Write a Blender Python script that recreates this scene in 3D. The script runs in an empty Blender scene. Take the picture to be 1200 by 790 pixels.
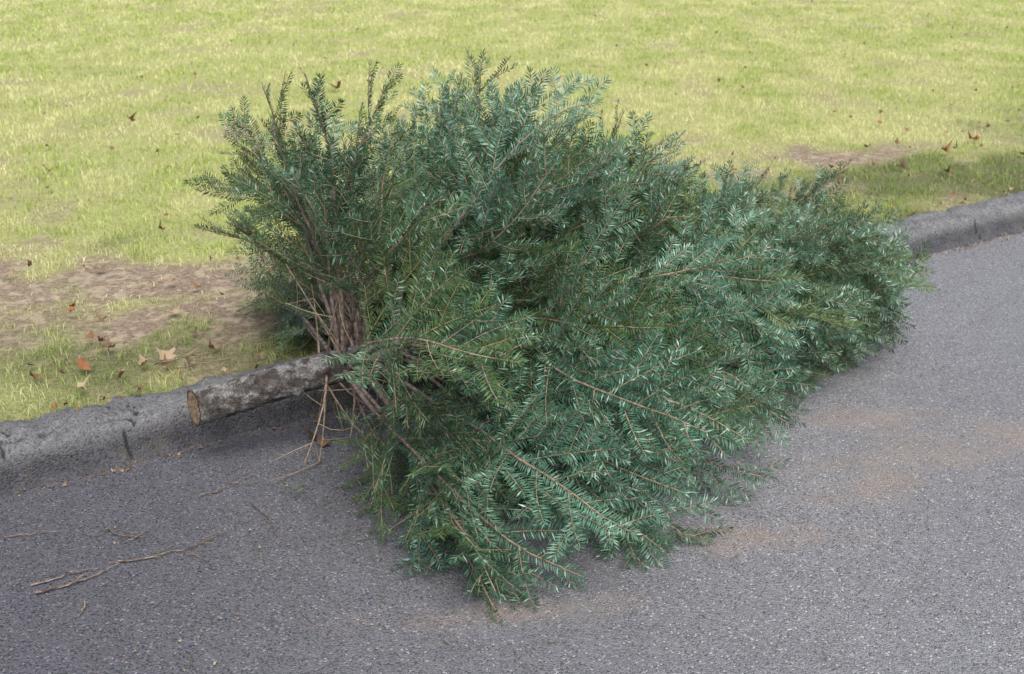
import bpy, math, random
import numpy as np
from mathutils import Vector, Euler
random.seed(31); rng=np.random.default_rng(31)
S=bpy.context.scene
D2=np.array([.836,.549]); D2/=np.linalg.norm(D2); N2=np.array([-D2[1],D2[0]]); K0=np.array([-1.46,2.74])
def uw(u,w):
    u=np.asarray(u,float);w=np.asarray(w,float)
    return K0[0]+u*D2[0]+w*N2[0], K0[1]+u*D2[1]+w*N2[1]
def to_uw(x,y):
    dx=x-K0[0];dy=y-K0[1]
    return dx*D2[0]+dy*D2[1], dx*N2[0]+dy*N2[1]
# ---------- noise
_lat=np.random.default_rng(3).random((256,256))
def vnoise(x,y):
    xi=np.floor(x).astype(int);yi=np.floor(y).astype(int);fx=x-xi;fy=y-yi
    fx=fx*fx*(3-2*fx);fy=fy*fy*(3-2*fy)
    g=lambda a,b:_lat[a%256,b%256]
    return (g(xi,yi)*(1-fx)+g(xi+1,yi)*fx)*(1-fy)+(g(xi,yi+1)*(1-fx)+g(xi+1,yi+1)*fx)*fy
def fbm(x,y,o=4):
    s=0;a=.5
    for i in range(o):
        s=s+a*vnoise(x*2**i+17*i,y*2**i+31*i);a*=.5
    return s/(1-.5**o)
# ---------- mesh helper
def mk(name,V,F,mat,parent=None,smooth=False,attr=None):
    V=np.asarray(V,np.float32);me=bpy.data.meshes.new(name)
    me.vertices.add(len(V));me.vertices.foreach_set('co',V.ravel())
    if not isinstance(F,list):F=[F]
    loops=np.concatenate([f.ravel() for f in F]).astype(np.int32)
    tot=np.concatenate([np.full(len(f),f.shape[1]) for f in F]).astype(np.int32)
    st=np.concatenate([[0],np.cumsum(tot)[:-1]]).astype(np.int32)
    me.loops.add(len(loops));me.loops.foreach_set('vertex_index',loops)
    me.polygons.add(len(tot));me.polygons.foreach_set('loop_start',st);me.polygons.foreach_set('loop_total',tot)
    if smooth:me.polygons.foreach_set('use_smooth',np.ones(len(tot),bool))
    me.update(calc_edges=True)
    if attr:
        for n,(dom,arr) in attr.items():
            a=me.attributes.new(n,'FLOAT_COLOR',dom)
            c=np.ones((len(arr),4),np.float32);c[:,:3]=arr;a.data.foreach_set('color',c.ravel())
    ob=bpy.data.objects.new(name,me);S.collection.objects.link(ob)
    if mat:me.materials.append(mat)
    if parent:ob.parent=parent
    return ob
def grid(us,ws,zf):
    U,W=np.meshgrid(us,ws,indexing='ij');x,y=uw(U,W);z=zf(U,W,x,y)
    V=np.stack([x,y,z],-1).reshape(-1,3);n,m=U.shape
    i=np.arange(n-1)[:,None]*m+np.arange(m-1)[None,:]
    F=np.stack([i,i+m,i+m+1,i+1],-1).reshape(-1,4)
    return V,F
# ---------- material helper
class M:
    def __init__(s,name,rough=.8,spec=.3):
        s.m=bpy.data.materials.new(name);s.m.use_nodes=True;s.t=s.m.node_tree;s.b=s.t.nodes['Principled BSDF']
        s.b.inputs['Roughness'].default_value=rough;s.b.inputs['Specular IOR Level'].default_value=spec
        s.co=s.t.nodes.new('ShaderNodeTexCoord').outputs['Object']
    def n(s,typ,**k):
        nd=s.t.nodes.new(typ)
        for a,v in k.items():setattr(nd,a,v)
        return nd
    def set(s,inp,v):
        if isinstance(v,bpy.types.NodeSocket):s.t.links.new(v,inp)
        elif isinstance(v,(tuple,list)) and len(v)==3 and inp.type=='RGBA':inp.default_value=(*v,1)
        else:inp.default_value=v
    def noise(s,scale,detail=4,rough=.55,co=None):
        nd=s.n('ShaderNodeTexNoise');s.set(nd.inputs['Vector'],co or s.co)
        nd.inputs['Scale'].default_value=scale;nd.inputs['Detail'].default_value=detail;nd.inputs['Roughness'].default_value=rough
        return nd.outputs['Fac']
    def voro(s,scale,feature='F1',out='Distance'):
        nd=s.n('ShaderNodeTexVoronoi',feature=feature);s.set(nd.inputs['Vector'],s.co);nd.inputs['Scale'].default_value=scale
        return nd.outputs[out]
    def ramp(s,f,a,b,lo=0.,hi=1.):
        nd=s.n('ShaderNodeMapRange');s.set(nd.inputs['Value'],f)
        nd.inputs['From Min'].default_value=a;nd.inputs['From Max'].default_value=b
        nd.inputs['To Min'].default_value=lo;nd.inputs['To Max'].default_value=hi;return nd.outputs['Result']
    def mix(s,f,a,b,mode='MIX'):
        nd=s.n('ShaderNodeMix',data_type='RGBA',blend_type=mode);s.set(nd.inputs[0],f);s.set(nd.inputs[6],a);s.set(nd.inputs[7],b);return nd.outputs[2]
    def math(s,op,a,b=0.):
        nd=s.n('ShaderNodeMath',operation=op);s.set(nd.inputs[0],a);s.set(nd.inputs[1],b);return nd.outputs[0]
    def col(s,c):s.set(s.b.inputs['Base Color'],c)
    def bump(s,h,st=.5,dist=.005):
        nd=s.n('ShaderNodeBump');s.set(nd.inputs['Height'],h);nd.inputs['Strength'].default_value=st;nd.inputs['Distance'].default_value=dist
        s.t.links.new(nd.outputs[0],s.b.inputs['Normal'])
    def attr(s,name):
        nd=s.n('ShaderNodeAttribute');nd.attribute_name=name
        sp=s.n('ShaderNodeSeparateColor');s.t.links.new(nd.outputs['Color'],sp.inputs[0]);return sp.outputs
    def trans(s,col,f):
        tr=s.n('ShaderNodeBsdfTranslucent');s.set(tr.inputs[0],col);mx=s.n('ShaderNodeMixShader');mx.inputs[0].default_value=f
        out=s.t.nodes['Material Output'];s.t.links.new(s.b.outputs[0],mx.inputs[1]);s.t.links.new(tr.outputs[0],mx.inputs[2]);s.t.links.new(mx.outputs[0],out.inputs[0])
    def blob(s,cx,cy,rx,ry,ang,wob):
        mp=s.n('ShaderNodeMapping',vector_type='TEXTURE');s.set(mp.inputs['Vector'],s.co)
        mp.inputs['Location'].default_value=(cx,cy,0);mp.inputs['Rotation'].default_value=(0,0,ang);mp.inputs['Scale'].default_value=(rx,ry,1)
        ln=s.n('ShaderNodeVectorMath',operation='LENGTH');s.t.links.new(mp.outputs[0],ln.inputs[0])
        v=s.math('ADD',ln.outputs['Value'],s.math('MULTIPLY',s.math('SUBTRACT',wob,.5),4.2))
        return s.ramp(v,1.4,-.2)

# ---------- asphalt
a=M('asphalt',.85,.25)
big=a.noise(.9,4);mid=a.noise(9,5);fine=a.noise(190,3,.7)
vc=a.n('ShaderNodeTexVoronoi');a.set(vc.inputs['Vector'],a.co);vc.inputs['Scale'].default_value=215
sp=a.n('ShaderNodeSeparateColor');a.t.links.new(vc.outputs['Color'],sp.inputs[0])
base=a.mix(a.ramp(fine,.3,.7),(.135,.134,.141),(.262,.260,.270))
base=a.mix(a.ramp(sp.outputs[0],.45,1.,0,.7),base,(.33,.328,.335))
base=a.mix(a.ramp(sp.outputs[1],.965,.975,0,.8),base,(.52,.51,.49))
base=a.mix(a.ramp(sp.outputs[2],.88,.89,0,.75),base,(.06,.06,.065))
base=a.mix(a.ramp(big,.3,.7,0,.40),base,(.78,.78,.80),'MULTIPLY')
base=a.mix(a.ramp(mid,.35,.75,0,.40),base,(.72,.71,.72),'MULTIPLY')
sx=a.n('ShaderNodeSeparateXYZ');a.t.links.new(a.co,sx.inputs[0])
left_dark=a.ramp(a.math('ADD',sx.outputs[0],a.math('MULTIPLY',big,.8)),1.2,-.6,0,1)  # road tone gets darker towards the left, broken up by noise
base=a.mix(left_dark,base,(.50,.49,.53),'MULTIPLY')
wob=a.noise(6,6,.7)
st=None
for c in [(.66,2.53,.24,.07,.05),(1.30,3.0,.36,.12,.25),(1.10,2.82,.22,.09,.3),(1.2,3.25,.22,.09,.2),(1.62,3.15,.28,.11,.3),(.0,2.2,.3,.05,.1)]:
    b=a.blob(*c,wob);st=b if st is None else a.math('MAXIMUM',st,b)
base=a.mix(a.math('MULTIPLY',a.math('MULTIPLY',st,a.ramp(fine,.3,.65)),.75),base,(.32,.245,.185))
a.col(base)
h=a.math('ADD',a.math('MULTIPLY',vc.outputs['Distance'],-1.),a.math('MULTIPLY',fine,1.2))
a.bump(h,1.,.004)
ASPH=a.m
def zroad(U,W,x,y):
    return -.004*np.maximum(0,-W)*.5+.004*(fbm(x*1.5,y*1.5)-.5)*np.clip(-W*8,0,1)
us=np.concatenate([[-60,-40,-25,-15,-8],np.arange(-5,8,.08),[10,15,25,40,60,90]])
ws=np.concatenate([[-9,-7,-5],np.arange(-3.6,.03,.08),[.04]])
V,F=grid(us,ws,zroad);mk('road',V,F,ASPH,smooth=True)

# ---------- kerb
k=M('kerb_asphalt',.9,.2)
fine=k.noise(120,4,.7);mid=k.noise(14,5,.6)
vc=k.n('ShaderNodeTexVoronoi');k.set(vc.inputs['Vector'],k.co);vc.inputs['Scale'].default_value=170
sp=k.n('ShaderNodeSeparateColor');k.t.links.new(vc.outputs['Color'],sp.inputs[0])
base=k.mix(k.ramp(fine,.3,.7),(.105,.104,.108),(.245,.242,.240))
base=k.mix(k.ramp(sp.outputs[0],.5,1,0,.5),base,(.31,.305,.30))
base=k.mix(k.ramp(sp.outputs[2],.92,.93,0,.6),base,(.06,.06,.06))
base=k.mix(k.ramp(mid,.4,.7,0,.7),base,(.60,.59,.58),'MULTIPLY')
sep=k.n('ShaderNodeSeparateXYZ');k.t.links.new(k.co,sep.inputs[0])
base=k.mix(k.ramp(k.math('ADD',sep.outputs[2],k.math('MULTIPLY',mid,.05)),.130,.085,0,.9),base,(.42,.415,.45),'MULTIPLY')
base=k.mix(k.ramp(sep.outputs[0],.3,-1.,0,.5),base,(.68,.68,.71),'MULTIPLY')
base=k.mix(k.ramp(k.noise(6,4),.58,.72,0,.35),base,(.13,.12,.07))
cr=k.attr('crack')
base=k.mix(k.ramp(k.math('ADD',cr[0],k.math('MULTIPLY',k.math('SUBTRACT',fine,.5),.7)),.30,.65,0,.85),base,(.025,.024,.024))
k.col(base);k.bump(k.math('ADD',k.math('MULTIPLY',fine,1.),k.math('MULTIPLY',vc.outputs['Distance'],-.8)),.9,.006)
prof=np.array([[-.03,-.012],[0,.004],[.012,.03],[.022,.06],[.035,.090],[.05,.108],[.062,.115],[.074,.119],[.084,.121],[.094,.122],[.104,.123],[.114,.123],[.126,.123],[.14,.122],[.155,.122],[.175,.120],[.2,.117],[.225,.110],[.245,.095],[.262,.06]])
us=np.concatenate([np.arange(-16,-3,.15),np.arange(-3,8,.007),np.arange(8,40,.4)])
nU=len(us);P=np.zeros((nU,len(prof),3));CR=np.zeros((nU,len(prof)))
for j,(w,z) in enumerate(prof):
    wn=w+.035*(fbm(us*3,np.full(nU,3.)+0*us)-.5)+.035*(fbm(us*14,np.full(nU,w*18))-.5)
    zz=z+(.040*(fbm(us*10,np.full(nU,w*14)+40)-.5)+.024*(fbm(us*45,np.full(nU,w*40)+70)-.5)+.03*(fbm(us*1.3,np.full(nU,9.))-.5))*np.clip(z/.08,0,1)
    wn=wn*(1+.12*np.clip((us-2)/4,0,1))
    for c,wd,dp in [(.36,.007,.016),(-.3,.006,.01),(.05,.006,.012),(4.5,.008,.014),(5.9,.007,.012),(5.1,.006,.01)]:
        cc=c+.26*(fbm(np.array([w*14]),np.array([c*9.]),5)[0]-.5)
        gq=np.exp(-((us-cc)/wd)**2)*(z>.02)
        zz=zz-dp*gq;CR[:,j]=np.maximum(CR[:,j],gq)
    cw0=.098+.10*(fbm(us*2.2,us*0+11,5)-.5)
    gq=np.exp(-((w-cw0)/.009)**2)*np.clip((fbm(us*1.1,us*0+5)-.36)*10,0,1)
    zz=zz-.018*gq;CR[:,j]=np.maximum(CR[:,j],gq)
    x,y=uw(us,wn);P[:,j]=np.stack([x,y,zz],-1)
m=len(prof);i=np.arange(nU-1)[:,None]*m+np.arange(m-1)[None,:]
F=np.stack([i,i+m,i+m+1,i+1],-1).reshape(-1,4)
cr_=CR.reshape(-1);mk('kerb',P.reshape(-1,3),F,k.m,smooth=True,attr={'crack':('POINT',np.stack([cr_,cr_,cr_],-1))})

# ---------- lawn
patches=[(-1.74,4.15,.8,.28,.3,1.),(-1.2,3.92,.5,.22,.3,1.),(-2.3,4.3,.6,.42,.2,1.),(-.8,4.10,.4,.2,.4,.9),(-1.9,3.85,.5,.16,.3,.8),(1.98,6.64,.38,.20,.35,1.),(1.4,6.2,.35,.18,.4,.8),(2.5,6.9,.3,.12,.4,.6),(3.4,8.3,.3,.1,.4,.3),(1.6,5.75,.35,.12,.5,.6),(-2.6,5.6,.4,.1,.2,.45),(-3.,7.2,.4,.1,.2,.35)]
def bare(x,y):
    b=np.zeros_like(x)
    wv=(fbm(x*5,y*5,6)-.5)*3.0
    for cx,cy,rx,ry,an,st in patches:
        ca,sa=math.cos(an),math.sin(an);dx=x-cx;dy=y-cy
        r=np.sqrt(((dx*ca+dy*sa)/rx)**2+((-dx*sa+dy*ca)/ry)**2)+wv
        b=np.maximum(b,st*np.clip((1.5-r)/1.0,0,1))
    b=np.maximum(b,.5*np.clip((fbm(x*2.6+5,y*2.0,5)-.62)/.14,0,1))
    return b
def verge_shade(x,y,w):return np.clip((1.45-w+3.4*(fbm(x*2.2+3,y*2.2,6)-.5))/1.2,0,1)  # shade along the kerb, painted into the grass and soil colours
def zlawn(U,W,x,y):
    return .098+.012*np.clip((W-.2)*2,0,1)+(.03*(fbm(x*1.2,y*1.2)-.5)+.02*(fbm(x*6,y*6)-.5))*np.clip((W-.2)*3,0,1)-.01*(W<.26)
us=np.concatenate([[-150,-80,-40,-20,-10],np.arange(-6,28,.06),[30,45,80,150,250]])
ws=np.concatenate([np.arange(.235,18,.06),[20,25,40,80,150,300]])
V,F=grid(us,ws,zlawn)
bb=bare(V[:,0],V[:,1]);_,wl=to_uw(V[:,0],V[:,1]);vshade=verge_shade(V[:,0],V[:,1],wl)
l=M('lawn_soil',.95,.1)
at=l.attr('bare');n1=l.noise(60,5,.7)
g=l.mix(l.ramp(n1,.3,.7),(.22,.23,.08),(.50,.49,.21))
g=l.mix(at[1],g,l.mix(l.ramp(n1,.3,.7),(.08,.095,.033),(.22,.21,.11)))  # green channel: kerbside shade painted into the soil colour
so=l.mix(l.ramp(n1,.3,.7),(.14,.095,.065),(.40,.31,.225))
so=l.mix(l.ramp(l.noise(22,4),.5,.62,0,.6),so,(.52,.43,.30))
l.col(l.mix(at[0],g,so));l.bump(n1,.9,.02)
mk('lawn',V,F,l.m,smooth=True,attr={'bare':('POINT',np.stack([bb,vshade,bb],-1))})

def blades(u0,u1,w0,w1,dens,hh,ww):
    n=int((u1-u0)*(w1-w0)*dens);u=rng.uniform(u0,u1,n);w=rng.uniform(w0,w1,n);x,y=uw(u,w)
    keep=(np.abs(x)<.50*y+.8)&(y>1)&(y<26)
    b=bare(x,y);clump=fbm(x*9,y*9,3)
    keep&=rng.random(n)>b*.93
    keep&=rng.random(n)<np.clip(.45+1.8*(clump-.38),.12,1)
    x=x[keep];y=y[keep];u=u[keep];w=w[keep];b=b[keep];clump=clump[keep];n=len(x)
    z=zlawn(u,w,x,y)-.004
    H=hh*rng.uniform(.45,1.15,n)*(1-.45*b)*(.4+1.2*clump);ln=rng.uniform(.1,1.2,n);th=rng.uniform(0,2*np.pi,n)
    d=np.stack([np.cos(th),np.sin(th),0*th],-1)
    th2=rng.uniform(0,2*np.pi,n);sd=np.stack([np.cos(th2),np.sin(th2),0*th2],-1)
    P0=np.stack([x,y,z],-1);W=(ww*rng.uniform(.6,1.2,n))[:,None]*sd/2
    up=np.array([0,0,1.])
    Pm=P0+(H*.55)[:,None]*up+d*(H*ln*.22)[:,None]
    Pt=P0+(H*(1-.28*ln))[:,None]*up+d*(H*ln*.8)[:,None]
    V=np.stack([P0-W,P0+W,Pm+W*.8,Pm-W*.8,Pt],1).reshape(-1,3)
    i=np.arange(n)*5
    Q=np.stack([i,i+1,i+2,i+3],-1);T=np.stack([i+3,i+2,i+4],-1)
    c=np.stack([rng.random(n),np.clip(fbm(x*3.1,y*1.8,6)+.35*b,0,1),verge_shade(x,y,w)],-1)
    return V,Q,T,c
Vs=[];Qs=[];Ts=[];Cs=[];off=0
for args in [(-2.2,6.,.24,2.6,7500,.040,.0034),(6,10,.24,2.6,2500,.043,.005),(-2.5,11,2.6,5.5,3200,.046,.0052),(-2,22,5.5,10.,1400,.048,.0085),(11,22,.24,5.5,1100,.048,.0085),(0,27,10.,18,800,.05,.013)]:
    V,Q,T,c=blades(*args);Vs.append(V);Qs.append(Q+off);Ts.append(T+off);Cs.append(c);off+=len(V)
C=np.concatenate(Cs)
g=M('grass_blade',.6,.25);at=g.attr('tint')
c1=g.mix(at[0],(.31,.41,.10),(.60,.66,.20))
c1=g.mix(g.ramp(at[1],.40,.64,0,.8),c1,(.78,.74,.39))
c1=g.mix(g.ramp(at[0],.84,.9,0,.8),c1,(.82,.76,.54))
c1=g.mix(g.math('MULTIPLY',at[2],.9),c1,g.mix(at[0],(.12,.20,.045),(.30,.38,.095)))  # blades near the kerb take the painted shade as darker green
c1=g.mix(g.ramp(at[0],.92,.95,0,.8),c1,(.50,.42,.27))
g.col(c1);g.trans(c1,.35)
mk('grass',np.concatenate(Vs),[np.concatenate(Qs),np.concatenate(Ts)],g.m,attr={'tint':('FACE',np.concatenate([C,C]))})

e=M('earth',.95,.1);e.col(e.mix(e.noise(.4,5),(.10,.12,.04),(.22,.22,.09)))
r=400;mk('ground',[[-r,-r,-.06],[r,-r,-.06],[r,r,-.06],[-r,r,-.06]],np.array([[0,1,2,3]]),e.m)

# ---------- christmas tree
B=np.array([-.94,2.93,.19]);Tp=np.array([1.42,3.92,.34]);A=Tp-B;A/=np.linalg.norm(A)
Vl=np.cross(A,[0,0,1.]);Vl/=np.linalg.norm(Vl)
Up=np.cross(Vl,A)
def gz(x,y):
    u,w=to_uw(x,y);return np.where(w<0,0.,np.where(w<.02,w*4,np.where(w<.27,.12,.115)))
def axis(s):return B+A*s+Up*(.06*math.sin(s*1.5))
Ru=lambda s:np.interp(s,[0,.3,.5,1.,1.4,1.85,2.1,2.55],[.66,.82,.90,.90,.72,.38,.20,.03])
Rl=lambda s:np.interp(s,[0,.3,.6,1.1,1.5,1.9,2.3,2.6],[.76,1.10,1.18,1.14,.84,.44,.14,.02])
tubesV=[];tubesF=[];tubesC=[];toff=0
def tube(pts,r0,r1,k):
    global toff
    pts=np.asarray(pts);n=len(pts);T=np.gradient(pts,axis=0);T/=np.linalg.norm(T,axis=1)[:,None]+1e-9
    ref=np.array([.31,.22,.92]);a1=np.cross(T,ref);a1/=np.linalg.norm(a1,axis=1)[:,None]+1e-9;a2=np.cross(T,a1)
    rr=np.linspace(r0,r1,n);r=rr[:,None,None];th=np.arange(k)*2*np.pi/k
    V=pts[:,None]+r*(a1[:,None]*np.cos(th)[None,:,None]+a2[:,None]*np.sin(th)[None,:,None])
    i=np.arange(n-1)[:,None]*k+np.arange(k)[None];j=np.arange(n-1)[:,None]*k+(np.arange(k)+1)[None]%k
    F=np.stack([i,j,j+k,i+k],-1).reshape(-1,4)+toff
    tubesC.append(np.repeat(np.clip((rr-.0012)/.004,0,1),k))
    tubesV.append(V.reshape(-1,3));tubesF.append(F);toff+=n*k
nP=[];nD=[];nW=[];nC=[]
NL=.030
def needles(pts,N,start,col,nl=None):
    NLx=nl or NL
    pts=np.asarray(pts);seg=np.linalg.norm(np.diff(pts,axis=0),axis=1);cum=np.concatenate([[0],np.cumsum(seg)]);L=cum[-1]
    n=int((L*(1-start))/.0064)
    if n<2:return
    s=np.linspace(start*L,L,n)+rng.normal(0,.0006,n)
    f3=lambda q:np.stack([np.interp(q,cum,pts[:,i]) for i in range(3)],-1)
    P=f3(s);T=f3(s+.004)-f3(s-.004);T/=np.linalg.norm(T,axis=1)[:,None]+1e-9
    Nn=N-T*(T@N)[:,None];Nn/=np.linalg.norm(Nn,axis=1)[:,None]+1e-9;Sd=np.cross(T,Nn)
    endf=np.clip((L-s)/.020,0,1);bf=np.clip((s-start*L)/.03,.6,1)
    for sg in(-1,1):
        al=np.radians(rng.normal(63,5,n))*(.4+.6*endf);be=np.radians(rng.normal(17,9,n))
        d=np.cos(al)[:,None]*T+np.sin(al)[:,None]*(sg*np.cos(be)[:,None]*Sd+np.sin(be)[:,None]*Nn)
        l=NLx*rng.uniform(.82,1.08,n)*(.7+.3*endf)*bf
        w=np.cross(d,Nn+rng.normal(0,.25,(n,3)));w/=np.linalg.norm(w,axis=1)[:,None]+1e-9
        nP.append(P);nD.append(d*l[:,None]);nW.append(w)
        nC.append(np.stack([rng.random(n),np.full(n,col[0]),np.full(n,col[1])],-1))
    m=n//3
    if m>0:
        ii=rng.integers(0,n,m);al=np.radians(rng.normal(36,8,m));be=np.radians(rng.uniform(20,160,m))
        d=np.cos(al)[:,None]*T[ii]+np.sin(al)[:,None]*(np.cos(be)[:,None]*Sd[ii]+np.sin(be)[:,None]*Nn[ii])
        w=np.cross(d,Nn[ii])
        w/=np.linalg.norm(w,axis=1)[:,None]+1e-9
        nP.append(P[ii]);nD.append(d*NLx*.6);nW.append(w);nC.append(np.stack([rng.random(m),np.full(m,col[0]),np.full(m,col[1])],-1))
def unit(v):return v/(np.linalg.norm(v)+1e-9)
def lift(pts,m=.012):
    g=gz(pts[:,0],pts[:,1])+m;pts[:,2]=np.maximum(pts[:,2],g);return pts
def curve(p,d,l,bend,n=5):
    out=[p];dd=d.copy()
    for i in range(n-1):
        dd=unit(dd+bend/(n-1));out.append(out[-1]+dd*l/(n-1))
    return lift(np.array(out))
def primary(s0,phi,f,rm,bare0,thick=1.,loose=False):
    st=np.clip(s0+f,-.05,2.58)
    cu,sl=math.cos(phi),math.sin(phi)
    ru,rl=Ru(st),Rl(st)
    if cu<-.25:
        ang=abs(sl);lat=math.copysign(rl*rm*(.35+.65*ang),sl)
        end=axis(st)+Vl*lat;end[2]=gz(end[0],end[1])+random.uniform(.02,.09)
    else:
        R=rm/math.sqrt((cu/ru)**2+(sl/rl)**2);end=axis(st)+Up*cu*R+Vl*sl*R
        end[2]-=.12*abs(sl)
    rad=Up*cu+Vl*sl
    p0=axis(s0)+(.02)*rad
    L=np.linalg.norm(end-p0)
    rf=random.uniform(.45,.70)
    c=p0+rad*L*rf+A*(f*.2)
    if cu<0:c[2]=max(c[2],.16)
    if abs(sl)>.5:c[2]+=.07
    c+=rng.normal(0,.05,3)
    t=np.linspace(0,1,14)[:,None]
    pts=(1-t)**2*p0+2*t*(1-t)*c+t*t*end
    ph=rng.uniform(0,6,3)
    pts+=np.sin(t*9+ph)*.016*t+np.sin(t*23+ph*2)*.004*t
    pts=lift(pts,.02)
    tube(pts,(.0030+.0045*min(L,.9))*thick,.0015,6)
    spraycol=(random.random()*(.5 if loose else 1),random.random())
    tilt=random.gauss(0,.35)
    cum=np.concatenate([[0],np.cumsum(np.linalg.norm(np.diff(pts,axis=0),axis=1))]);L=cum[-1]
    at=lambda s:np.array([np.interp(s,cum,pts[:,i]) for i in range(3)])
    outw=unit(rad+np.array([0,0,.35])-A*.35)
    if loose:outw=unit(outw*.5+A*.6+rng.normal(0,.5,3))
    def frame(s):
        T=unit(at(min(s+.02,L))-at(max(s-.02,0)));q=outw-T*(outw@T)
        if np.linalg.norm(q)<.25:q=q+(-A+T*(A@T))*.6
        N=unit(q-T*(q@T))
        Sx=np.cross(T,N);N=unit(N*math.cos(tilt)+Sx*math.sin(tilt));return T,N,np.cross(T,N)
    nl=.026 if loose else None
    _,Nm,_=frame(L*.7)
    needles(pts,Nm,max(bare0,.33),spraycol,nl)
    s=max(bare0*L,.05);side=1
    while s<L-.04:
        fr=s/L;side=-side
        T,N,Sx=frame(s);an=math.radians(random.gauss(40 if loose else 48,6))
        l=min(.55*(L-s)+.07,.28 if loose else .40)*random.uniform(.65,1.12)
        d=unit(math.cos(an)*T+side*math.sin(an)*Sx+N*random.gauss(.05,.22))
        sc=curve(at(s),d,l,T*.35+A*.15+np.array([0,0,.0])+N*random.gauss(0,.2))
        tube(sc,.0020 if l>.15 else .0016,.0010,4)
        q2=outw+rng.normal(0,.40,3);n2=unit(q2-d*(q2@d))
        col2=(np.clip(spraycol[0]+random.gauss(0,.22),0,1),fr)
        needles(sc,n2,.03 if fr>.3 else .2,col2,nl)
        if l>.13:
            cl=np.linspace(0,l,len(sc));q=.055+random.uniform(0,.02);sd=1
            while q<l-.045:
                sd=-sd
                pp=np.array([np.interp(q,cl,sc[:,i]) for i in range(3)])
                k=min(int(q/l*(len(sc)-1)),len(sc)-2);t2=unit(sc[k+1]-sc[k]);s2=unit(np.cross(t2,n2))
                an=math.radians(random.gauss(46,6));l3=min(.50*(l-q)+.05,.16)*random.uniform(.75,1.15)
                d3=unit(math.cos(an)*t2+sd*math.sin(an)*s2+n2*random.gauss(0,.14))
                tc=curve(pp,d3,l3,t2*.3,4);tube(tc,.0013,.0009,3)
                needles(tc,unit(n2+rng.normal(0,.14,3)),0.,col2,nl)
                q+=random.uniform(.040,.056)*(1.1 if loose else 1)
        s+=random.uniform(.042,.060)*(1.15 if fr<.3 else 1)
    return pts
whorls=[.46,.52,.64,.80,.96,1.12,1.28,1.44,1.60,1.76,1.92,2.08,2.22,2.34]
for wi,s0 in enumerate(whorls):
    n=[12,10,12,12,11,11,11,10,10,9,8,7,6,6][wi];o=random.uniform(0,6.28)
    for j in range(n):
        phi=(o+2*math.pi*(j+random.uniform(-.35,.35))/n+math.pi)%(2*math.pi)-math.pi
        front=max(0,math.sin(phi));loose=False
        if wi<2:
            back=max(0,-math.sin(phi))*.32+max(0,math.cos(phi))*.14
            f=random.uniform(.0,.38)-back*random.uniform(.3,1.2)+.02*front;ba=.32;loose=math.sin(phi)<.25
            if math.sin(phi)>.3 and math.cos(phi)>-.25:f=max(f,random.uniform(.20,.42))
            elif math.sin(phi)>.3:f=min(f,.12)
        elif wi<4:f=random.uniform(.12,.50)+.05*front;ba=.24
        else:f=min(.50,(2.64-s0)*.65)*random.uniform(.65,1.15);ba=.18
        primary(s0+random.uniform(-.02,.02),phi,f,random.uniform(.80,1.05),ba,1.2 if wi<2 else 1,loose)
    if .6<s0<2.2:
        for j in range(7 if s0<1.5 else 5):
            phi=random.uniform(-math.pi,math.pi)
            primary(s0+random.uniform(.04,.14),phi,random.gauss(.32,.10),random.uniform(.6,.90),.2)
for phi,f,rm in [(-.75,-.36,.98),(-.55,-.22,1.),(-.15,-.14,1.03),(.05,.0,1.0),(-.35,-.18,.85),(-1.05,-.32,.9),(.15,.05,.85)]:
    primary(random.uniform(.44,.56),phi,f,rm,.33,1.2,True)
for _ in range(20):
    phi=random.uniform(-2.4,2.6);cu,sl=math.cos(phi),math.sin(phi);r_=Up*cu+Vl*sl
    p0=axis(random.uniform(.38,.55));l=random.uniform(.15,.45);d=unit(r_+A*random.uniform(-.4,.4))
    q=curve(p0,d,l,rng.normal(0,.6,3)+A*.2,7);tube(q,random.uniform(.003,.005),.0012,5)
    for f_ in range(3):
        k_=random.randint(2,5);dd=unit(q[k_]-q[k_-1]+rng.normal(0,.5,3));tube(curve(q[k_],dd,l*.35,rng.normal(0,.3,3),4),.002,.0008,4)
pts=np.array([axis(s) for s in np.linspace(2.3,2.56,6)]);tube(pts,.008,.002,6);needles(pts,Up,.0,(.5,1.))
tree=bpy.data.objects.new('christmas_tree',None);S.collection.objects.link(tree)
P=np.concatenate(nP);Dn=np.concatenate(nD);W=np.concatenate(nW);C=np.concatenate(nC)
n=len(P)
hw=.0021
V=np.stack([P-W*.0006,P+Dn*.5-W*hw,P+Dn,P+Dn*.5+W*hw],1).reshape(-1,3)
g0=gz(V[:,0],V[:,1])+.004;V[:,2]=np.maximum(V[:,2],g0)
F=np.arange(n*4).reshape(-1,4)
nm=M('fir_needle',.42,.4);at=nm.attr('tint')
c1=nm.mix(at[0],(.018,.060,.028),(.072,.172,.095))
c1=nm.mix(nm.ramp(at[1],.3,.9,0,.75),c1,(.125,.250,.168))
c1=nm.mix(nm.ramp(at[0],.84,.90,0,.85),c1,(.33,.47,.37))
c1=nm.mix(nm.ramp(at[2],.5,.15,0,.65),c1,(.075,.110,.030))
c1=nm.mix(nm.ramp(at[1],.30,.05,0,.65),c1,(.10,.16,.042))
nm.col(c1);nm.trans(c1,.16)
mk('needles',V,F,nm.m,tree,attr={'tint':('FACE',C)})
w=M('twig_bark',.8,.25);n1=w.noise(70,4);th_=w.attr('thick')
w.col(w.mix(th_[0],w.mix(w.ramp(n1,.3,.7),(.17,.12,.07),(.36,.27,.18)),w.mix(w.ramp(n1,.35,.65),(.085,.058,.046),(.27,.21,.175))));w.bump(n1,.5,.002)
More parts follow.
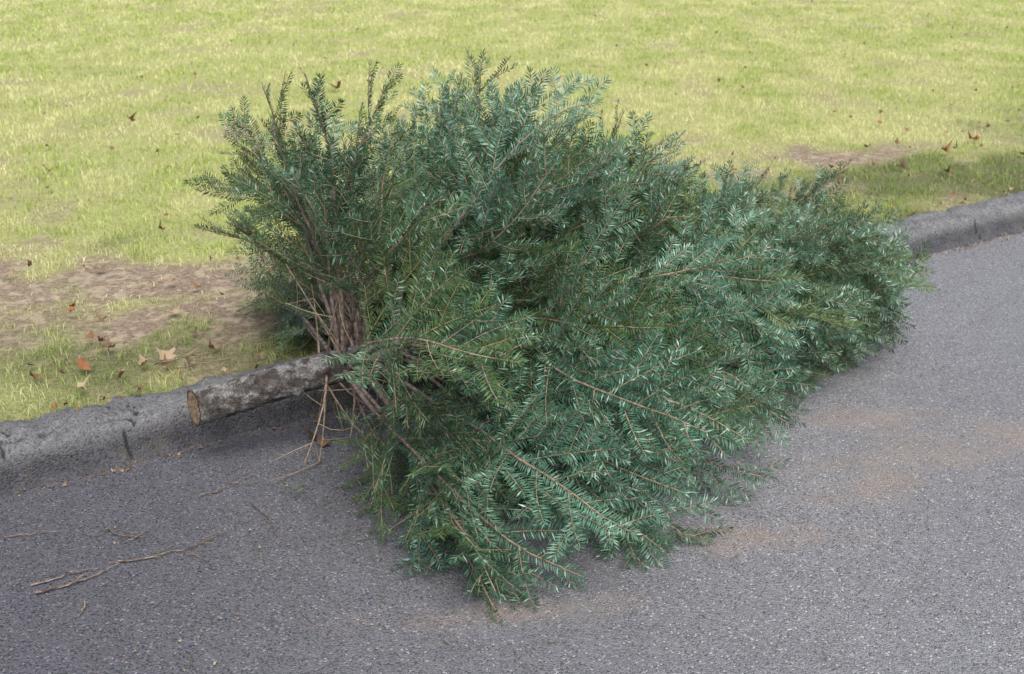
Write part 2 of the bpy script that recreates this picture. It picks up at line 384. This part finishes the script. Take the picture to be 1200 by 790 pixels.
tc_=np.concatenate(tubesC);mk('branches',np.concatenate(tubesV),np.concatenate(tubesF),w.m,tree,smooth=True,attr={'thick':('POINT',np.stack([tc_,tc_,tc_],-1))})
# trunk
nS,nT=260,64;ss=np.linspace(0,1,nS)**1.6*2.5
TV=np.zeros((nS,nT,3));th=np.arange(nT)*2*np.pi/nT
for i,s in enumerate(ss):
    r=np.interp(s,[0,.12,.45,.6,2.5],[.054,.052,.050,.043,.006])
    rr=r*(1+.12*(fbm(th*0+s*9,np.cos(th)*1.5+5)-.5)+.22*(fbm(np.sin(th)*3+9,np.cos(th)*3+s*30,5)-.5))
    if s<.5:
        for ks,kp,ka in [(.10,2.0,.006),(.17,.7,.009),(.30,2.2,.010),(.40,1.1,.012),(.24,3.6,.006),(.22,1.4,.006)]:
            rr=rr+ka*np.exp(-((s-ks)/.012)**2)*np.exp(-((np.angle(np.exp(1j*(th-kp))))/.25)**2)
    off=Up[None]*np.cos(th)[:,None]*rr[:,None]+Vl[None]*np.sin(th)[:,None]*rr[:,None]
    sl=-(off@Vl)*-.22*max(0,1-s/.2)+(off@Up)*.10*max(0,1-s/.2)
    TV[i]=axis(s)+off+A*sl[:,None]
i=np.arange(nS-1)[:,None]*nT+np.arange(nT)[None];j=np.arange(nS-1)[:,None]*nT+((np.arange(nT)+1)%nT)[None]
F=np.stack([i,j,j+nT,i+nT],-1).reshape(-1,4)
b=M('trunk_bark',.88,.2)
n1=b.noise(30,6,.7);n2=b.noise(13,5,.7);n3=b.noise(150,4,.7)
bc=b.mix(b.ramp(n1,.38,.62),(.050,.041,.036),(.185,.165,.148))
bc=b.mix(b.ramp(n2,.48,.56,0,.8),bc,(.33,.325,.31))
bc=b.mix(b.ramp(n3,.48,.66,0,.65),bc,(.045,.040,.037))
bc=b.mix(b.ramp(b.noise(19,4),.54,.60,0,.8),bc,(.050,.041,.036))
vv=b.voro(50,'DISTANCE_TO_EDGE');bc=b.mix(b.ramp(b.math('ADD',vv,b.math('MULTIPLY',b.math('SUBTRACT',n3,.5),.2)),.07,.0,0,.6),bc,(.03,.026,.024))
b.col(bc);b.bump(b.math('ADD',n1,b.math('MULTIPLY',n3,.6)),1.,.014)
mk('trunk',TV.reshape(-1,3),F,b.m,tree,smooth=True)
ce=TV[0].mean(0);rings=8;EV=[ce-A*.001]
for q in range(1,rings+1):
    fr=q/rings
    for v in TV[0]:EV.append(ce+(v-ce)*fr-A*.001+A*.003*(random.random()-.5)*(q<rings))
T3=np.array([[0,1+(q+1)%nT,1+q] for q in range(nT)])
Q4=np.array([[1+(r0*nT)+q,1+(r0*nT)+(q+1)%nT,1+(r0+1)*nT+(q+1)%nT,1+(r0+1)*nT+q] for r0 in range(rings-1) for q in range(nT)])
cw=M('cut_wood',.85,.15)
sv=cw.n('ShaderNodeVectorMath',operation='DISTANCE');cw.set(sv.inputs[0],cw.co);sv.inputs[1].default_value=tuple(ce)
rg=cw.math('SINE',cw.math('ADD',cw.math('MULTIPLY',sv.outputs['Value'],950.),cw.math('MULTIPLY',cw.noise(40,3),5.)))
cc=cw.mix(cw.ramp(rg,-1,1),(.44,.31,.20),(.28,.18,.11));cc=cw.mix(cw.ramp(cw.noise(60,4),.48,.62,0,.75),cc,(.13,.085,.055))
cc=cw.mix(cw.ramp(sv.outputs['Value'],.046,.052),cc,(.07,.05,.04))
cw.col(cc);cw.bump(cw.noise(200,3),.8,.004)
mk('cut_end',np.array(EV),[T3,Q4],cw.m,tree)

# ---------- fallen leaves
LV=[];LF=[];LC=[];loff=0
def leaf(x,y,z,size,tilt=.35,c=None):
    global loff
    k=16;th=np.linspace(0,2*np.pi,k,endpoint=False)
    lob=1-.45*np.abs(np.sin(th*2.5))**.8;lob*=rng.uniform(.8,1.1,k)
    r=size*lob;px=r*np.cos(th);py=r*np.sin(th)*.8
    cur=rng.uniform(1,5);pz=cur*(px**2)/size*.35+rng.normal(0,size*.08,k)+np.sin(th*2)*size*.12
    v=np.vstack([[0,0,0],np.stack([px,py,pz],-1)])
    R=np.array(Euler((random.gauss(0,tilt),random.gauss(0,tilt),random.uniform(0,6.28))).to_matrix())
    v=v@R.T;v[:,2]-=v[:,2].min();v+=[x,y,z+.002]
    LV.append(v);LF.append(np.array([[0,1+i,1+(i+1)%k] for i in range(k)])+loff);loff+=k+1
    c=random.random() if c is None else c
    LC.append(np.tile([c,random.random(),0],(k,1)))
def lz(x,y):
    u,w=to_uw(x,y)
    if w<0:return 0.
    if w<.26:return .122
    return float(zlawn(np.array([u]),np.array([w]),np.array([x]),np.array([y]))[0])+.015
for x,y,s_,c in [(-1.19,3.47,.050,.05),(-1.40,3.53,.032,.5),(-1.43,3.36,.038,.9),(-1.38,3.20,.028,.1),(-1.73,4.39,.045,.4),(-2.64,7.6,.05,.9),(2.23,6.2,.06,.1),(1.52,5.5,.06,.9),(2.64,6.64,.045,.8),(2.97,7.03,.055,.9),(-1.41,8.97,.07,.8),(-.63,3.08,.042,.38),(-.59,3.05,.03,.5),(-1.24,3.40,.035,.2),(1.66,5.45,.04,.9),(2.45,6.1,.035,.5),(-1.05,3.55,.03,.3),(-1.56,3.27,.03,.5),(3.3,6.9,.04,.7),(-1.5,3.62,.025,.8),(-1.28,3.3,.03,.4),(-1.1,3.42,.03,.15)]:
    leaf(x,y,lz(x,y)+.006,s_,.4,c)
for _ in range(420):
    u=random.uniform(-2,18);w=.3+abs(random.gauss(0,1))*4.;x,y=uw(u,w);x=float(x);y=float(y)
    leaf(x,y,lz(x,y)+random.uniform(0,.02),random.uniform(.010,.03),.6,random.uniform(0,.9))
for _ in range(110):
    u=random.uniform(-2,8);w=random.uniform(.3,1.6);x,y=uw(u,w);x=float(x);y=float(y)
    leaf(x,y,lz(x,y)+random.uniform(0,.01),random.uniform(.012,.03),.6)
for _ in range(700):
    u=random.uniform(-1,7);w=-abs(random.gauss(0,.028))-.004;x,y=uw(u,w);leaf(float(x),float(y),0,random.uniform(.002,.010),.5,random.uniform(.1,.6))
for _ in range(160):
    u=random.uniform(-1,7);w=.25+random.gauss(0,.035);x,y=uw(u,w);leaf(float(x),float(y),.115,random.uniform(.005,.02),.5)
for _ in range(160):
    leaf(random.uniform(-1.7,.2),random.uniform(1.9,3.),0,random.uniform(.002,.007),.4,random.uniform(0,.6))
lm=M('dry_leaf',.75,.25);at=lm.attr('tint')
lc=lm.mix(lm.ramp(at[0],.1,.5),(.48,.36,.23),(.22,.13,.07));lc=lm.mix(lm.ramp(at[0],.7,.95),lc,(.36,.15,.06))
lc=lm.mix(lm.noise(90,4),lc,(.6,.6,.6),'MULTIPLY');lm.col(lc);lm.trans(lc,.2)
mk('fallen_leaves',np.concatenate(LV),np.concatenate(LF),lm.m,attr={'tint':('FACE',np.concatenate(LC))})

# ---------- fallen twigs
tubesV=[];tubesF=[];tubesC=[];toff=0
def twig(p,q,r=.002,forks=2,z=0):
    p=np.array([*p,z+.004]);q=np.array([*q,z+.006]);n=12;t=np.linspace(0,1,n)[:,None]
    d=q-p;pr=np.array([-d[1],d[0],0]);L=np.linalg.norm(d)
    pts=p+(q-p)*t+pr*(np.sin(t*3+random.random()*6)*.10+rng.normal(0,.014,(n,1)))+np.array([0,0,1])*np.abs(rng.normal(0,.003,(n,1)))
    tube(pts,r,r*.35,5)
    for f in range(forks):
        k=random.randint(2,8);dr=unit(d)*.7+unit(pr)*random.choice([-1,1])*.5;l=L*random.uniform(.15,.4)
        tube(np.array([pts[k],pts[k]+dr*l*.5+[0,0,.004],pts[k]+dr*l*.95+unit(d)*l*.15]),r*.55,r*.25,4)
for a_ in [((-1.02,2.42),(-.755,2.53),.0028,4),((-1.18,2.28),(-1.0,2.38),.0038,1),((-1.2,2.31),(-1.05,2.36),.003,1),((-.72,2.70),(-.64,2.50),.002,3),((-1.1,2.56),(-.98,2.52),.0024,3),((-1.04,2.23),(-1.03,2.17),.003,0),((-1.02,2.50),(-.97,2.60),.0018,2),((-.9,2.75),(-.75,2.86),.002,2),((-1.35,2.5),(-1.22,2.56),.002,1),((1.70,4.66),(1.9,4.8),.003,3),((1.75,4.8),(1.86,4.68),.002,2),((2.45,5.33),(2.65,5.5),.003,3),((-.5,2.8),(-.42,2.62),.0015,2),((-1.25,2.1),(-1.15,2.05),.0015,1),((-.85,2.44),(-.76,2.38),.0014,1)]:
    twig(*a_)
for _ in range(60):
    x,y=uw(random.uniform(-1,7),-abs(random.gauss(0,.05))-.01);an=random.gauss(.58,.5);l=random.uniform(.02,.08)
    twig((x,y),(x+l*math.cos(an),y+l*math.sin(an)),random.uniform(.0007,.0014),0)
for _ in range(90):
    x=random.uniform(-1.6,.1);y=random.uniform(1.9,2.9);an=random.uniform(0,6.3);l=random.uniform(.015,.06)
    twig((x,y),(x+l*math.cos(an),y+l*math.sin(an)),random.uniform(.0006,.0012),0)
for p,q in [((-1.2,3.38),(-1.06,3.52)),((-1.12,3.36),(-.95,3.40)),((2.62,5.9),(2.85,6.1)),((2.7,5.75),(2.8,5.9))]:
    twig(p,q,.0028,2,.13)
tw=M('dead_twig',.8,.2);tw.col(tw.mix(tw.ramp(tw.noise(60,3),.35,.65),(.07,.05,.04),(.27,.20,.155)))
mk('fallen_twigs',np.concatenate(tubesV),np.concatenate(tubesF),tw.m,smooth=True)
nP=[];nD=[];nW=[];nC=[]
sp_=np.array([[-.66,2.77,.01],[-.63,2.75,.015],[-.59,2.73,.012]])
needles(sp_,np.array([0,0,1.]),0,(.1,.3));needles(np.array([[-.63,2.75,.012],[-.61,2.79,.012]]),np.array([0,0,1.]),0,(.1,.3))
P=np.concatenate(nP);Dn=np.concatenate(nD);W=np.concatenate(nW);C=np.concatenate(nC)
px=np.concatenate([rng.normal(-.3,.35,900),rng.uniform(-1.4,1.6,600)]);py=np.concatenate([rng.normal(2.65,.25,900),rng.uniform(1.9,3.6,600)])
_,ww_=to_uw(px,py);kk=ww_<-.01;px=px[kk];py=py[kk];m=len(px);an=rng.uniform(0,6.28,m)
P=np.vstack([P,np.stack([px,py,0*px+.003],-1)]);Dn=np.vstack([Dn,np.stack([np.cos(an),np.sin(an),0*an+.08],-1)*.02]);W=np.vstack([W,np.stack([-np.sin(an),np.cos(an),0*an],-1)]);C=np.vstack([C,np.stack([rng.random(m)*.7,rng.random(m)*.3,0*an],-1)])
V=np.stack([P,P+Dn*.45+W*.001,P+Dn,P+Dn*.45-W*.001],1).reshape(-1,3)
mk('fallen_needles',V,np.arange(len(V)).reshape(-1,4),nm.m,attr={'tint':('FACE',C)})
# grit
m=7000;u=rng.uniform(-2,7,m);w_=-np.abs(rng.uniform(0,1,m)**1.5)*3.;x,y=uw(u,w_);r_=rng.uniform(.001,.0028,m)
O=np.array([[1,0,0],[0,1,0],[-1,0,0],[0,-1,0],[0,0,.7],[0,0,-.7]])
V=(O[None]*r_[:,None,None]*rng.uniform(.6,1.3,(m,6,1))+np.stack([x,y,r_*.4-.001*np.abs(w_)*.5],-1)[:,None])
F=np.array([[0,1,4],[1,2,4],[2,3,4],[3,0,4],[1,0,5],[2,1,5],[3,2,5],[0,3,5]])
F=(F[None]+6*np.arange(m)[:,None,None]).reshape(-1,3)
gm=M('grit',.8,.3);gm.col(gm.mix(gm.ramp(gm.noise(90,2),.35,.65),(.10,.09,.09),(.34,.32,.30)))
mk('gravel',V.reshape(-1,3),F,gm.m)

# ---------- light: bright hazy daylight
EL=math.radians(58);az=np.array([.35,-.94]);az/=np.linalg.norm(az)
sd=Vector((az[0]*math.cos(EL),az[1]*math.cos(EL),math.sin(EL)))
L=bpy.data.lights.new('sun','SUN');L.energy=5;L.angle=math.radians(55);L.color=(1,.98,.95)
lo=bpy.data.objects.new('sun',L);S.collection.objects.link(lo);lo.rotation_euler=(-sd).to_track_quat('-Z','Y').to_euler()
W_=bpy.data.worlds.new('World');S.world=W_;W_.use_nodes=True;nt=W_.node_tree
sk=nt.nodes.new('ShaderNodeTexSky');sk.sky_type='NISHITA';sk.sun_disc=False;sk.sun_elevation=EL;sk.sun_rotation=math.atan2(sd.x,sd.y)
sk.dust_density=2.5;sk.ozone_density=.6
nt.links.new(sk.outputs[0],nt.nodes['Background'].inputs[0]);nt.nodes['Background'].inputs[1].default_value=.15
S.view_settings.view_transform='Standard';S.view_settings.look='None';S.view_settings.exposure=0
# ---------- camera
cam=bpy.data.cameras.new('camera');co=bpy.data.objects.new('camera',cam);S.collection.objects.link(co);S.camera=co
co.location=(0,0,1.6);co.rotation_euler=(math.radians(68),0,0);cam.lens=38.6;cam.sensor_width=36;cam.clip_end=1000;cam.clip_start=.05
cam.dof.use_dof=True;cam.dof.focus_distance=2.9;cam.dof.aperture_fstop=6.3
